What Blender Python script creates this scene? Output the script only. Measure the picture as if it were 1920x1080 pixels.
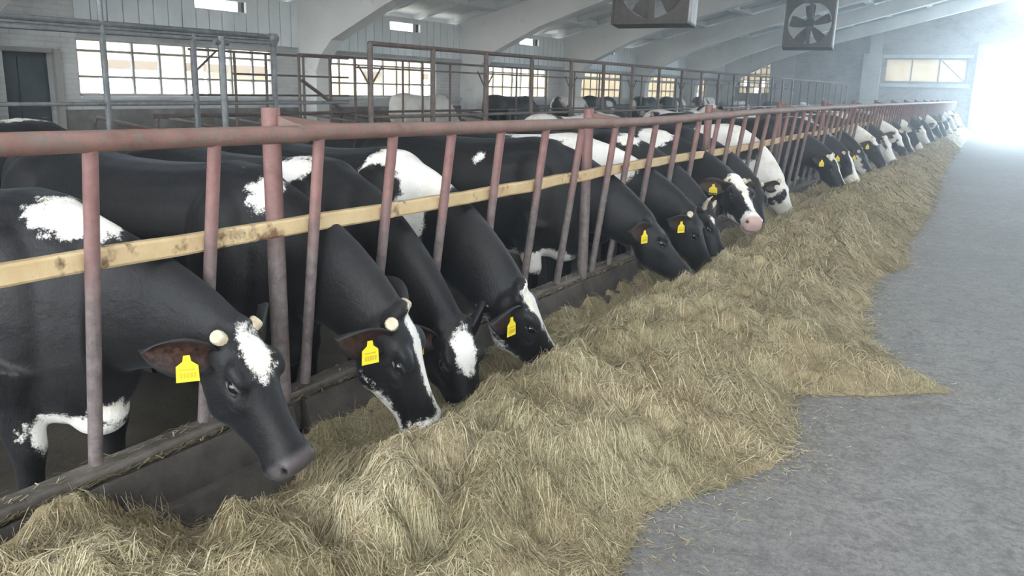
import bpy, bmesh, math, random
import numpy as np
from mathutils import Vector, Matrix, noise as mnoise

for _o in list(bpy.data.objects):
    bpy.data.objects.remove(_o)
S = bpy.context.scene
C = S.collection
random.seed(7)
RNG = np.random.default_rng(11)

# ------------------------------------------------------------------ camera
YAW, TILT, ROLL, FPX = 0.5185, 0.2319, 0.0233, 1585.28
CAM = Vector((2.177, 0.0, 1.5))
fw = Vector((-math.sin(YAW)*math.cos(TILT), math.cos(YAW)*math.cos(TILT), -math.sin(TILT)))
rt = Vector((math.cos(YAW), math.sin(YAW), 0)); up = rt.cross(fw)
r2 = rt*math.cos(ROLL) + up*math.sin(ROLL); u2 = up*math.cos(ROLL) - rt*math.sin(ROLL)
cd = bpy.data.cameras.new('camera'); cam = bpy.data.objects.new('camera', cd); C.objects.link(cam)
cd.sensor_width = 36; cd.lens = FPX/1920*36; cd.clip_start = .05; cd.clip_end = 400
cam.matrix_world = Matrix(((r2.x, u2.x, -fw.x, CAM.x), (r2.y, u2.y, -fw.y, CAM.y), (r2.z, u2.z, -fw.z, CAM.z), (0, 0, 0, 1)))
S.camera = cam

# ------------------------------------------------------------------ world, light, exposure
W = bpy.data.worlds.new('overcast_sky'); S.world = W; W.use_nodes = True
bg = W.node_tree.nodes['Background']
bg.inputs[0].default_value = (.90, .96, 1.0, 1); bg.inputs[1].default_value = 5.0
S.view_settings.view_transform = 'Standard'; S.view_settings.look = 'None'
S.view_settings.exposure = 0.90; S.view_settings.gamma = 1; S.view_settings.use_curve_mapping = False
S.cycles.max_bounces = 6; S.cycles.diffuse_bounces = 4; S.cycles.glossy_bounces = 3
S.cycles.transmission_bounces = 3; S.cycles.transparent_max_bounces = 6; S.cycles.volume_bounces = 0
S.cycles.use_denoising = True

def area_light(name, loc, rot, sx, sy, power, col):
    l = bpy.data.lights.new(name, 'AREA'); l.shape = 'RECTANGLE'; l.size = sx; l.size_y = sy
    l.energy = power; l.color = col
    o = bpy.data.objects.new(name, l); C.objects.link(o); o.location = loc; o.rotation_euler = rot
    return o
# daylight entering by the open gate at the far end of the barn
area_light('gate_daylight', (3.6, 46.2, 2.2), (math.radians(-90), 0, 0), 5.2, 4.6, 2300, (.62, .84, 1.0))

# ------------------------------------------------------------------ materials
class NT:
    def __init__(s, name):
        s.m = bpy.data.materials.new(name); s.m.use_nodes = True
        s.t = s.m.node_tree; s.b = s.t.nodes['Principled BSDF']
    def n(s, typ, **kw):
        d = s.t.nodes.new(typ)
        for k, v in kw.items():
            if k.startswith('i_'):
                key = k[2:]; key = int(key) if key.isdigit() else key.replace('_', ' ')
                if hasattr(v, 'is_output'): s.t.links.new(v, d.inputs[key])
                else: d.inputs[key].default_value = v
            else: setattr(d, k, v)
        return d
    def l(s, a, b): s.t.links.new(a, b)
    def obj(s): return s.n('ShaderNodeTexCoord').outputs['Object']
    def geo(s): return s.n('ShaderNodeNewGeometry').outputs['Position']
    def noise(s, vec, scale, detail=4, rough=.55, dist=0):
        d = s.n('ShaderNodeTexNoise', i_Scale=scale, i_Detail=detail, i_Roughness=rough, i_Distortion=dist); s.l(vec, d.inputs['Vector']); return d.outputs['Fac']
    def ramp(s, fac, stops):
        d = s.n('ShaderNodeValToRGB'); s.l(fac, d.inputs[0]); e = d.color_ramp.elements
        while len(e) < len(stops): e.new(.5)
        for k, (p, c) in enumerate(stops): e[k].position = p; e[k].color = (*c, 1) if len(c) == 3 else c
        return d.outputs[0]
    def mix(s, fac, a, b, typ='MIX'):
        d = s.n('ShaderNodeMix', data_type='RGBA', blend_type=typ)
        for sock, v in ((d.inputs[0], fac), (d.inputs[6], a), (d.inputs[7], b)):
            if hasattr(v, 'is_output'): s.l(v, sock)
            else: sock.default_value = v if isinstance(v, (int, float)) else (*v, 1)
        return d.outputs[2]
    def math(s, op, a, b=0.0):
        d = s.n('ShaderNodeMath', operation=op)
        for k, v in enumerate((a, b)):
            if hasattr(v, 'is_output'): s.l(v, d.inputs[k])
            else: d.inputs[k].default_value = v
        return d.outputs[0]
    def bump(s, h, strength=.3, dist=.02):
        d = s.n('ShaderNodeBump', i_Strength=strength, i_Distance=dist); s.l(h, d.inputs['Height']); s.l(d.outputs[0], s.b.inputs['Normal'])
    def fin(s, col=None, rough=.6, spec=.5, metal=0):
        if col is not None:
            if hasattr(col, 'is_output'): s.l(col, s.b.inputs['Base Color'])
            else: s.b.inputs['Base Color'].default_value = (*col, 1)
        if hasattr(rough, 'is_output'): s.l(rough, s.b.inputs['Roughness'])
        else: s.b.inputs['Roughness'].default_value = rough
        s.b.inputs['Specular IOR Level'].default_value = spec; s.b.inputs['Metallic'].default_value = metal
        return s.m

def two_tone(name, a, b, scale, lo=.35, hi=.65, rough=.7, bump=.2, bscale=None, spec=.4, metal=0, extra=None, coord='obj'):
    m = NT(name); p = m.obj() if coord == 'obj' else m.geo()
    f = m.noise(p, scale, 5, .6)
    c = m.ramp(f, [(lo, a), (hi, b)])
    if extra:
        g = m.noise(p, extra[1], 4, .7); g2 = m.ramp(g, [(extra[2], (0, 0, 0)), (extra[3], (1, 1, 1))]); c = m.mix(g2, c, extra[0])
    m.bump(m.noise(p, bscale or scale*6, 4, .7), bump, .01)
    return m.fin(c, rough, spec, metal)

M = {}
M['rail'] = two_tone('rusty_red_oxide_steel', (.155, .078, .062), (.26, .15, .12), 7, .3, .7, .62, .3, 80, extra=((.16, .125, .11), 24, .46, .66), coord='geo')
def _stan():
    m = NT('worn_red_grey_steel'); p = m.geo()
    z = m.n('ShaderNodeSeparateXYZ'); m.l(p, z.inputs[0])
    f = m.noise(p, 10, 5, .7)
    h = m.math('ADD', z.outputs[2], m.math('MULTIPLY', m.math('SUBTRACT', f, .5), .5))
    hr = m.n('ShaderNodeMapRange', i_1=.80, i_2=1.12); m.l(h, hr.inputs[0])
    red = m.ramp(f, [(.3, (.155, .070, .063)), (.7, (.26, .14, .125))])
    gry = m.ramp(m.noise(p, 26, 4, .7), [(.3, (.075, .060, .058)), (.7, (.19, .155, .15))])
    c = m.mix(hr.outputs[0], gry, red); m.bump(m.noise(p, 110, 3, .7), .25, .006)
    return m.fin(c, .55, .5)
M['stanchion'] = _stan()
M['wood_rail'] = two_tone('pale_debarked_wood', (.50, .35, .18), (.66, .52, .31), 7, .3, .7, .75, .3, 60, extra=((.17, .10, .055), 6, .56, .66), coord='geo')
M['curb'] = two_tone('dirty_timber', (.042, .036, .032), (.115, .10, .09), 8, .3, .75, .8, .4, 60, coord='geo')
M['curb_top'] = two_tone('worn_timber_top', (.085, .075, .065), (.19, .165, .145), 8, .3, .75, .75, .4, 60, coord='geo')
M['pen_steel'] = two_tone('dull_galvanised_steel', (.13, .14, .145), (.27, .28, .29), 12, .3, .7, .5, .1, 60, metal=.2, coord='geo')
M['pen_rust'] = two_tone('brown_pen_steel', (.085, .062, .054), (.20, .15, .13), 12, .3, .7, .6, .1, 60, coord='geo')
M['whitewash'] = two_tone('whitewashed_masonry', (.46, .475, .48), (.66, .68, .68), 1.6, .3, .7, .9, .3, 18, .2, extra=((.33, .32, .30), 5, .60, .78), coord='geo')
M['panel'] = two_tone('white_painted_board', (.66, .70, .71), (.82, .855, .86), 1.3, .3, .7, .8, .15, 20, .2, extra=((.40, .42, .42), 9, .64, .80), coord='geo')
M['joint'] = NT('dark_joint').fin((.10, .105, .11), .9, .2)
M['concrete'] = two_tone('whitewashed_concrete', (.66, .66, .65), (.82, .82, .80), .9, .3, .7, .9, .15, 22, .2, extra=((.42, .41, .40), 3, .62, .82), coord='geo')
M['roof'] = two_tone('limed_roof_slab', (.62, .64, .65), (.78, .80, .81), .7, .3, .7, .9, .2, 14, .2, extra=((.33, .34, .35), 2.2, .60, .8), coord='geo')
def _brick(name, a, b, mort, scale, white):
    m = NT(name); p = m.geo()
    sw = m.n('ShaderNodeSeparateXYZ'); m.l(p, sw.inputs[0])
    cv = m.n('ShaderNodeCombineXYZ'); m.l(m.math('ADD', sw.outputs[0], sw.outputs[1]), cv.inputs[0]); m.l(sw.outputs[2], cv.inputs[1])
    bt = m.n('ShaderNodeTexBrick', i_Scale=1.0, i_Mortar_Size=.008); bt.inputs['Brick Width'].default_value = .26; bt.inputs['Row Height'].default_value = .078
    m.l(cv.outputs[0], bt.inputs['Vector'])
    for k, c in (('Color1', a), ('Color2', b), ('Mortar', mort)): bt.inputs[k].default_value = (*c, 1)
    f = m.ramp(m.noise(p, scale, 5, .65), [(.38, (0, 0, 0)), (.62, (1, 1, 1))])
    c = m.mix(m.math('MULTIPLY', f, white), bt.outputs['Color'], (.60, .61, .60))
    bm_ = m.math('MULTIPLY', bt.outputs['Fac'], -1.0); m.bump(bm_, .6, .01)
    return m.fin(c, .9, .2)
M['brick_white'] = _brick('whitewashed_brick', (.50, .50, .49), (.60, .60, .585), (.44, .435, .43), 1.6, .85)
M['brick_grey'] = _brick('shaded_brick', (.30, .275, .275), (.40, .37, .37), (.26, .25, .25), .9, .45)  # end wall brick, the shade of the unlit wall put into its darker colour
M['dark_door'] = two_tone('dark_blue_grey_paint', (.045, .06, .075), (.085, .105, .125), 3, .3, .7, .7, .1)
M['room_dark'] = NT('dim_store_room').fin((.05, .055, .06), .9, .2)
def _alley():
    m = NT('worn_concrete_floor'); p = m.geo()
    a = m.noise(p, .7, 5, .6, .4); b = m.noise(p, 9, 6, .75, .6); c_ = m.noise(p, 38, 4, .8); d = m.noise(p, 120, 2, .8)
    col = m.ramp(a, [(.3, (.175, .170, .166)), (.7, (.25, .24, .23))])
    col = m.mix(m.ramp(b, [(.36, (.85, .85, .85)), (.56, (0, 0, 0))]), col, (.125, .12, .117))
    col = m.mix(m.ramp(c_, [(.36, (.75, .75, .75)), (.50, (0, 0, 0))]), col, (.10, .095, .093))
    col = m.mix(m.ramp(c_, [(.56, (0, 0, 0)), (.68, (.75, .75, .75))]), col, (.31, .295, .275))
    col = m.mix(m.ramp(d, [(.62, (0, 0, 0)), (.72, (.8, .8, .8))]), col, (.44, .42, .37))
    col = m.mix(m.ramp(m.noise(p, 2.3, 6, .75, 1.5), [(.62, (0, 0, 0)), (.70, (.55, .55, .55))]), col, (.085, .070, .06))
    m.bump(m.math('ADD', m.math('MULTIPLY', b, .5), m.math('MULTIPLY', c_, .5)), .9, .02)
    return m.fin(col, .72, .35)
M['alley'] = _alley()
M['dado'] = two_tone('dung_stained_wall', (.10, .095, .085), (.30, .295, .28), 2.5, .3, .7, .9, .3, 18, .2, coord='geo')
M['pen_floor'] = two_tone('manure_covered_floor', (.026, .022, .015), (.085, .070, .050), 3, .3, .7, .55, .6, 14, .5, coord='geo')
M['yard'] = two_tone('pale_dry_yard', (.42, .40, .36), (.55, .53, .48), .5, .3, .7, .9, .1, coord='geo')
M['cream_shed'] = two_tone('cream_plaster', (.62, .56, .44), (.74, .69, .58), .6, .3, .7, .9, .1, coord='geo')
M['shed_dark'] = NT('weathered_beam').fin((.24, .20, .16), .9, .2)
def _pane(name='dusty_film_pane', k=1.0, tf=.25):
    m = NT(name); t = m.t; p = m.geo()
    f = m.noise(p, 2.2, 4, .6)
    col = m.ramp(f, [(.3, (.80*k, .70*k, .54*k)), (.7, (.88*k, .83*k, .74*k))])
    tl = m.n('ShaderNodeBsdfTranslucent'); m.l(col, tl.inputs[0])
    tr = m.n('ShaderNodeBsdfTransparent'); m.l(col, tr.inputs[0])
    mx = m.n('ShaderNodeMixShader'); mx.inputs[0].default_value = tf
    m.l(tl.outputs[0], mx.inputs[1]); m.l(tr.outputs[0], mx.inputs[2])
    m.l(mx.outputs[0], t.nodes['Material Output'].inputs['Surface'])
    return m.m
M['pane'] = _pane(); M['pane_dim'] = _pane('tan_sheeting_pane', .62, .12); M['pane_end'] = _pane('yellowed_sheet_pane', .46, .10)
M['win_frame'] = NT('window_frame_paint').fin((.34, .33, .31), .7, .3)
M['fan_dark'] = two_tone('dusty_dark_steel', (.045, .036, .032), (.10, .08, .07), 14, .3, .7, .6, .1)
M['fan_edge'] = two_tone('dusty_light_steel', (.30, .30, .30), (.48, .48, .47), 8, .3, .7, .6, .1)
M['motor'] = NT('dark_motor_paint').fin((.028, .034, .04), .5, .4)
M['tag'] = NT('yellow_ear_tag').fin((.80, .62, .02), .45, .5)
M['tag_ink'] = NT('faded_tag_ink').fin((.50, .38, .03), .6, .3)
M['horn'] = two_tone('pale_horn', (.42, .34, .22), (.66, .58, .44), 40, .3, .7, .5, .2, 200)
M['hoof'] = NT('dark_hoof').fin((.03, .028, .025), .5, .4)
M['eye'] = NT('wet_dark_eye').fin((.010, .009, .010), .08, .7)
M['lid'] = NT('eyelid_skin').fin((.022, .020, .021), .4, .5)
M['nostril'] = NT('nostril_dark').fin((.008, .007, .007), .5, .4)
def _coat():
    m = NT('holstein_coat'); p = m.obj()
    at = m.n('ShaderNodeAttribute', attribute_name='coat'); sp = m.n('ShaderNodeSeparateColor'); m.l(at.outputs['Color'], sp.inputs[0])
    hair = m.noise(p, 140, 2, .7); lump = m.noise(p, 22, 4, .65)
    w = m.math('ADD', sp.outputs[0], m.math('ADD', m.math('MULTIPLY', m.math('SUBTRACT', hair, .5), .16), m.math('MULTIPLY', m.math('SUBTRACT', lump, .5), .34)))
    wm = m.ramp(w, [(.47, (0, 0, 0)), (.53, (1, 1, 1))])
    blk = m.ramp(m.noise(p, 3.2, 4, .6), [(.3, (.0042, .0046, .0062)), (.72, (.0095, .0088, .0090))])
    dust = m.ramp(m.noise(p, 45, 5, .75), [(.66, (0, 0, 0)), (.80, (.35, .35, .35))])
    blk = m.mix(dust, blk, (.09, .085, .075))
    wht = m.ramp(m.noise(p, 5, 5, .65), [(.30, (.60, .52, .40)), (.52, (.78, .755, .71))])
    c = m.mix(wm, blk, wht)
    dm = m.mix(sp.outputs[2], (.105, .090, .092), (.50, .34, .31))
    c = m.mix(sp.outputs[1], c, dm)
    c = m.mix(at.outputs['Alpha'], (.0035, .003, .003), c)
    hb = m.n('ShaderNodeMapping'); hb.inputs['Scale'].default_value = (60, 170, 60); m.l(p, hb.inputs['Vector'])
    hn = m.noise(hb.outputs[0], 1, 3, .7)
    m.bump(m.math('ADD', m.math('MULTIPLY', hn, .5), m.math('MULTIPLY', lump, .8)), .35, .012)
    m.b.inputs['Sheen Weight'].default_value = .06; m.b.inputs['Sheen Roughness'].default_value = .45
    m.b.inputs['Sheen Tint'].default_value = (.72, .84, 1, 1)
    r = m.math('SUBTRACT', .52, m.math('MULTIPLY', sp.outputs[1], .2))
    return m.fin(c, r, .30)
M['coat'] = _coat()
def _ear():
    m = NT('ear_skin'); at = m.n('ShaderNodeAttribute', attribute_name='inner')
    f = m.noise(m.obj(), 60, 4, .7)
    inn = m.ramp(f, [(.38, (.007, .006, .006)), (.72, (.10, .042, .028))])
    c = m.mix(at.outputs['Fac'], (.014, .014, .016), inn); return m.fin(c, .6, .4)
M['ear'] = _ear()
def _hay():
    m = NT('chopped_hay'); at = m.n('ShaderNodeAttribute', attribute_name='tint')
    p = m.geo()
    n1 = m.noise(p, 60, 5, .75, 1.2); n2 = m.noise(p, 2.6, 4, .6)
    fac = m.math('ADD', m.math('MULTIPLY', at.outputs['Fac'], .62), m.math('MULTIPLY', n1, .38))
    c = m.ramp(fac, [(.10, (.080, .054, .026)), (.34, (.255, .190, .102)), (.58, (.45, .365, .225)), (.85, (.70, .62, .43))])
    c2 = m.ramp(fac, [(.10, (.080, .060, .028)), (.46, (.335, .28, .160)), (.85, (.65, .59, .39))])
    c = m.mix(m.ramp(n2, [(.4, (0, 0, 0)), (.62, (1, 1, 1))]), c, c2)
    m.bump(n1, .6, .02)
    return m.fin(c, .75, .25)
M['hay'] = _hay()

# ------------------------------------------------------------------ helpers
def tag(o, label=None, cat=None, group=None, kind=None):
    for k, v in (('label', label), ('category', cat), ('group', group), ('kind', kind)):
        if v: o[k] = v
    return o
def link(name, me, mat=None, parent=None, loc=None):
    o = bpy.data.objects.new(name, me); C.objects.link(o)
    if mat is not None and me is not None and not me.materials: me.materials.append(M[mat] if isinstance(mat, str) else mat)
    if parent: o.parent = parent
    if loc is not None: o.location = loc
    return o
def empty(name, loc=(0, 0, 0), rz=0):
    o = bpy.data.objects.new(name, None); C.objects.link(o); o.location = loc; o.rotation_euler = (0, 0, rz); o.empty_display_size = .2
    return o
class MB:
    def __init__(s): s.v = []; s.f = []
    def add(s, vs, fs):
        n = len(s.v); s.v += [tuple(v) for v in vs]; s.f += [tuple(i+n for i in f) for f in fs]; return s
    def box(s, x0, x1, y0, y1, z0, z1):
        return s.add([(x, y, z) for z in (z0, z1) for y in (y0, y1) for x in (x0, x1)],
                     [(0, 2, 3, 1), (4, 5, 7, 6), (0, 1, 5, 4), (2, 6, 7, 3), (0, 4, 6, 2), (1, 3, 7, 5)])
    def tube(s, pts, r, n=10, cap=True):
        pts = [Vector(p) for p in pts]; rs = r if isinstance(r, (list, tuple)) else [r]*len(pts)
        rings = []
        for i, p in enumerate(pts):
            t = (pts[min(i+1, len(pts)-1)] - pts[max(i-1, 0)]).normalized()
            a = Vector((0, 0, 1)) if abs(t.z) < .9 else Vector((1, 0, 0))
            u = t.cross(a).normalized(); v = u.cross(t).normalized()
            rings.append([p + (u*math.cos(k*2*math.pi/n) + v*math.sin(k*2*math.pi/n))*rs[i] for k in range(n)])
        return s.loft(rings, cap)
    def loft(s, rings, cap=True):
        n = len(rings[0]); vs = [p for r in rings for p in r]; fs = []
        for i in range(len(rings)-1):
            for k in range(n):
                a = i*n+k; b = i*n+(k+1) % n; fs.append((a, b, b+n, a+n))
        if cap: fs.append(tuple(range(n-1, -1, -1))); fs.append(tuple((len(rings)-1)*n+k for k in range(n)))
        return s.add(vs, fs)
    def prism(s, poly, y0, y1):     # poly in (x, z), extruded along y
        n = len(poly); vs = [(x, y0, z) for x, z in poly] + [(x, y1, z) for x, z in poly]
        fs = [tuple(range(n)), tuple(range(2*n-1, n-1, -1))] + [(i, i+n, (i+1) % n+n, (i+1) % n) for i in range(n)]
        return s.add(vs, fs)
    def mesh(s, name, smooth=False, bevel=0):
        me = bpy.data.meshes.new(name); me.from_pydata([tuple(v) for v in s.v], [], s.f)
        bm = bmesh.new(); bm.from_mesh(me); bmesh.ops.recalc_face_normals(bm, faces=bm.faces)
        if bevel: bmesh.ops.bevel(bm, geom=list(bm.edges), offset=bevel, segments=2, affect='EDGES', profile=.6)
        bm.to_mesh(me); bm.free()
        if smooth:
            me.polygons.foreach_set('use_smooth', [True]*len(me.polygons))
            try: me.set_sharp_from_angle(angle=math.radians(45))
            except Exception: pass
        return me
    def build(s, name, mat, parent=None, smooth=False, bevel=0): return link(name, s.mesh(name, smooth, bevel), mat, parent)
def sstep(a, b, x):
    t = np.clip((x-a)/(b-a), 0, 1); return t*t*(3-2*t)

# ------------------------------------------------------------------ structure: floors, walls, roof
PEN = -.12
WX = -10.5; EY = 45.0; BY = -6.0
FR = [.6, 6.6, 13.4, 19.4, 25.4, 31.4, 37.4, 43.3]
tag(MB().box(-.06, 16, -14, EY+.3, -.25, 0).build('floor', 'alley'), kind='structure')
tag(MB().box(WX-.3, -.06, -14, EY+.3, -.4, PEN).build('floor_pen', 'pen_floor'), kind='structure')
tag(MB().box(WX+.1, -7.45, -2, EY-.2, PEN, .04).build('floor_stalls', 'pen_floor'), kind='structure')
tag(MB().box(-70, 70, -60, 120, -.6, -.42).build('yard_ground', 'yard'), kind='structure')

WZ0, WZ1, EAVE = 1.22, 2.13, 3.06
wins = [(8.4, 12.6), (14.05, 18.1), (19.95, 24.2), (25.95, 30.2), (31.95, 36.2), (38.2, 40.6)]
wl = MB()
wl.box(WX-.25, WX, -14, 7.25, PEN, EAVE)
wl.box(WX-.25, WX, 7.25, 8.02, 1.87, EAVE)
wl.box(WX-.25, WX, 8.02, 8.4, PEN, EAVE)
edges = [8.4] + [e for w in wins for e in w][1:] + [EY]
for i, (a, b) in enumerate(wins):
    wl.box(WX-.25, WX, a, b, PEN, WZ0)
    nb = wins[i+1][0] if i+1 < len(wins) else EY
    wl.box(WX-.25, WX, b, nb, PEN, WZ1+.02)
wall_left = tag(wl.build('wall_left', 'brick_white'), kind='structure')
MB().box(WX-.02, WX+.05, 8.4, EY, WZ1-.02, WZ1+.07).build('lintel', 'whitewash', wall_left)
MB().box(WX-.02, WX+.07, 8.4, EY, WZ0-.05, WZ0+.01).build('sill', 'whitewash', wall_left)
vents = []
pan = MB().box(-.03, .03, 0, .27, 0, EAVE-WZ1-.07).mesh('wall_panel', bevel=.006)
panlo = MB().box(-.03, .03, 0, .27, 0, 2.76-WZ1-.07).mesh('wall_panel_low', bevel=.006)
y = 8.4; pos = []
while y < EY-.3: pos.append(y); y += .29
for v0 in (10.85, 16.2, 22.2, 28.2, 34.2):
    k = min(range(len(pos)), key=lambda q: abs(pos[q]-v0)); vents.append((pos[k]-.02, pos[k+4]-.0))
for y in pos:
    ve = any(a < y+.13 < b for a, b in vents)
    link('wall_panel', panlo if ve else pan, 'panel', wall_left, (WX+.0, y, WZ1+.07))
bb = MB(); ys = [8.4] + [e for v in vents for e in v] + [EY]
for i in range(0, len(ys), 2): bb.box(WX-.20, WX-.10, ys[i], ys[i+1], WZ1+.07, EAVE)
for a, b in vents: bb.box(WX-.20, WX-.10, a, b, WZ1+.07, 2.75)
for a, b in vents: MB().box(WX-.05, WX+.03, a-.01, b+.01, 2.95, EAVE).build('vent_header', 'panel', wall_left)
MB().box(WX, WX+.03, 8.12, EY-.02, PEN, 1.02).build('dado', 'dado', wall_left)
bb.build('backing_board', 'joint', wall_left)
# door in the left wall with the dim store room behind it
dr = tag(MB().box(WX-.22, WX-.18, 7.24, 8.03, PEN, 1.88).box(WX-.18, WX-.15, 7.55, 7.96, PEN+.05, 1.0).box(WX-.18, WX-.15, 7.55, 7.96, 1.05, 1.80).build('door_1', 'dark_door', bevel=.004), kind='structure')
MB().box(WX-.02, WX+.06, 8.0, 8.10, PEN, 1.92).box(WX-.02, WX+.05, 7.2, 8.1, 1.86, 1.93).build('door_frame', 'win_frame', dr)
MB().tube([(WX-.13, 7.9, .9), (WX-.10, 7.9, .9), (WX-.10, 7.8, .9)], .012, 8).build('door_handle', 'pen_steel', dr)

def window(n, a, b, z0, z1, cols, missing, along='y', pos=WX, rows=(0, .34, .78, 1.0), pm='pane'):
    root = tag(empty('window_%d' % n, (0, 0, 0)), kind='structure')
    fr = MB(); w = (b-a)/cols
    def bx(m, s0, s1, q0, q1, t=.03):
        if along == 'y': m.box(pos-.10-t, pos-.10+t, s0, s1, q0, q1)
        else: m.box(s0, s1, pos-t, pos+t, q0, q1)
        return m
    bx(fr, a, b, z0, z0+.05); bx(fr, a, b, z1-.05, z1); bx(fr, a, a+.06, z0, z1); bx(fr, b-.06, b, z0, z1)
    fr.build('frame', 'win_frame', root)
    for k in range(1, cols):
        bx(MB(), a+k*w-.022, a+k*w+.022, z0, z1, .025).build('mullion', 'win_frame', root)
    for r in rows[1:-1]:
        bx(MB(), a, b, z0+(z1-z0)*r-.018, z0+(z1-z0)*r+.018, .022).build('transom', 'win_frame', root)
    for k in range(cols):
        for j in range(len(rows)-1):
            if (k, j) in missing: continue
            bx(MB(), a+k*w+.02, a+(k+1)*w-.02, z0+(z1-z0)*rows[j]+.012, z0+(z1-z0)*rows[j+1]-.012, .004).build('pane', pm, root)
    return root
window(1, 8.4, 12.6, WZ0, WZ1, 8, {(k, j) for k in range(8) for j in range(3)} - {(0, 1), (3, 1)})
window(2, 14.05, 18.1, WZ0, WZ1, 8, {(k, 2) for k in range(8)} | {(2, 0), (2, 1), (3, 0), (3, 1), (6, 0), (7, 0), (7, 1)})
window(3, 19.95, 24.2, WZ0, WZ1, 8, {(k, 2) for k in range(8)} | {(0, 0), (0, 1), (3, 0), (4, 0), (4, 1), (5, 0), (1, 0)})
window(4, 25.95, 30.2, WZ0, WZ1, 8, {(k, 2) for k in range(2)}, pm='pane_dim')
window(5, 31.95, 36.2, WZ0, WZ1, 8, {(0, 2), (1, 2)}, pm='pane_dim')
window(6, 38.2, 40.6, WZ0, WZ1, 5, {(1, 2), (3, 1), (2, 0)}, pm='pane_dim')

# outside, seen through the windows of the left wall: a lean-to with posts and a low wall
sh = tag(empty('lean_to_shed', (-15, 20, -.42)), 'cream open lean-to outside the left wall windows', 'shed')
def local(o, root): o.matrix_parent_inverse = Matrix.Translation(-root.location); return o
local(MB().box(-15.3, -15.0, 4, 44, -.42, .95).build('low_wall', 'cream_shed', sh), sh)
for yy in (6.2, 9.6, 11.6, 14.4, 17, 20.4, 23.4, 26.5, 30, 34, 38, 42):
    local(MB().box(-15.15, -14.95, yy, yy+.22, -.42, 3.2).build('post', 'cream_shed', sh), sh)
local(MB().box(-15.3, -15.1, 4, 44, 1.72, 1.92).build('beam', 'shed_dark', sh), sh)
local(MB().box(-15.22, -15.16, 4, 44, 1.95, 2.35).build('fascia_board', 'cream_shed', sh), sh)
for a, b in ((15.2, 17.2), (20.8, 22), (24.6, 31), (31.5, 43)):
    local(MB().box(-15.4, -15.34, a, b, .9, 1.75).build('board_panel', 'cream_shed', sh), sh)

# end wall with the gate opening, windows and pilasters
we = MB()
def ebox(x0, x1, z0, z1): we.box(x0, x1, EY, EY+.35, z0, z1)
GX0, GX1, GZ = 1.2, 5.6, 3.85
def roofz(x): return 3.06 + .25*((x+10.8) if x < 2.2 else (15.2-x))
ebox(WX-.25, -10.3, PEN, 4); ebox(-10.3, -8.6, PEN, 1.5); ebox(-10.3, -8.6, 3.15, 4); ebox(-8.6, -3.3, PEN, 4)
ebox(-3.3, .22, PEN, 2.2); ebox(-3.3, .22, 3.3, 4); ebox(.22, GX0, PEN, 4); ebox(GX0, GX1, GZ, 4); ebox(GX1, 15, PEN, 4)
we.prism([(-7.0, 4), (2.2, 4), (2.2, 6.3), (-7.0, 4.0)], EY, EY+.35).prism([(2.2, 4), (11.4, 4), (2.2, 6.3)], EY, EY+.35)
wall_end = tag(we.build('wall_end', 'brick_grey'), kind='structure')
MB().box(-4.25, -3.45, EY-.30, EY, PEN, 3.5).box(-4.02, -3.5, EY-.26, EY, 3.5, 5.1).build('pilaster', 'brick_white', wall_end)
MB().box(-8.6, -7.45, EY-.30, EY, PEN, 3.4).build('pilaster', 'brick_white', wall_end)
MB().box(.55, 1.18, EY-.25, EY, PEN, 3.9).build('pilaster', 'brick_white', wall_end)
MB().box(-3.4, .4, EY-.10, EY, 3.3, 3.46).build('lintel', 'whitewash', wall_end)
MB().box(-3.4, .4, EY-.08, EY, 1.98, 2.14).build('sill', 'whitewash', wall_end)
window(7, -3.3, .22, 2.2, 3.3, 3, set(), 'x', EY+.12, (0, 1.0), pm='pane_end')
o = MB().tube([(-.95, EY+.08, 3.25), (.15, EY+.08, 2.25)], .03, 6).build('brace', 'win_frame', bpy.data.objects['window_7'])
window(8, -10.3, -8.6, 1.5, 3.15, 6, {(1, 1), (4, 1), (2, 4), (0, 4), (3, 0)}, 'x', EY+.12, (0, .2, .4, .6, .8, 1.0), pm='pane_end')
gate = tag(MB().box(GX0-.04, GX0+.04, EY-.02, EY+.37, 0, GZ).box(GX1-.04, GX1+.04, EY-.02, EY+.37, 0, GZ).box(GX0-.04, GX1+.04, EY-.02, EY+.37, GZ-.05, GZ+.05).build('door_2', 'win_frame'), kind='structure')

# precast portal half-frames
fpoly = [(-10.5, PEN), (-10.05, PEN), (-10.0, 1.75), (-9.88, 2.05), (-9.6, 2.35), (-8.2, 3.0), (-6.3, 3.62), (2.2, 5.82),
         (2.2, 6.30), (-10.8, 3.05), (-10.5, 2.9)]
for i, yf in enumerate(FR):
    t = tag(MB().prism(fpoly, yf-.19, yf+.19).build('trim_%d' % (i+1), 'concrete'), kind='structure')
    MB().prism([(4.4-x, z) for x, z in fpoly], yf-.19, yf+.19).build('frame_half', 'concrete', t)
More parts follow.
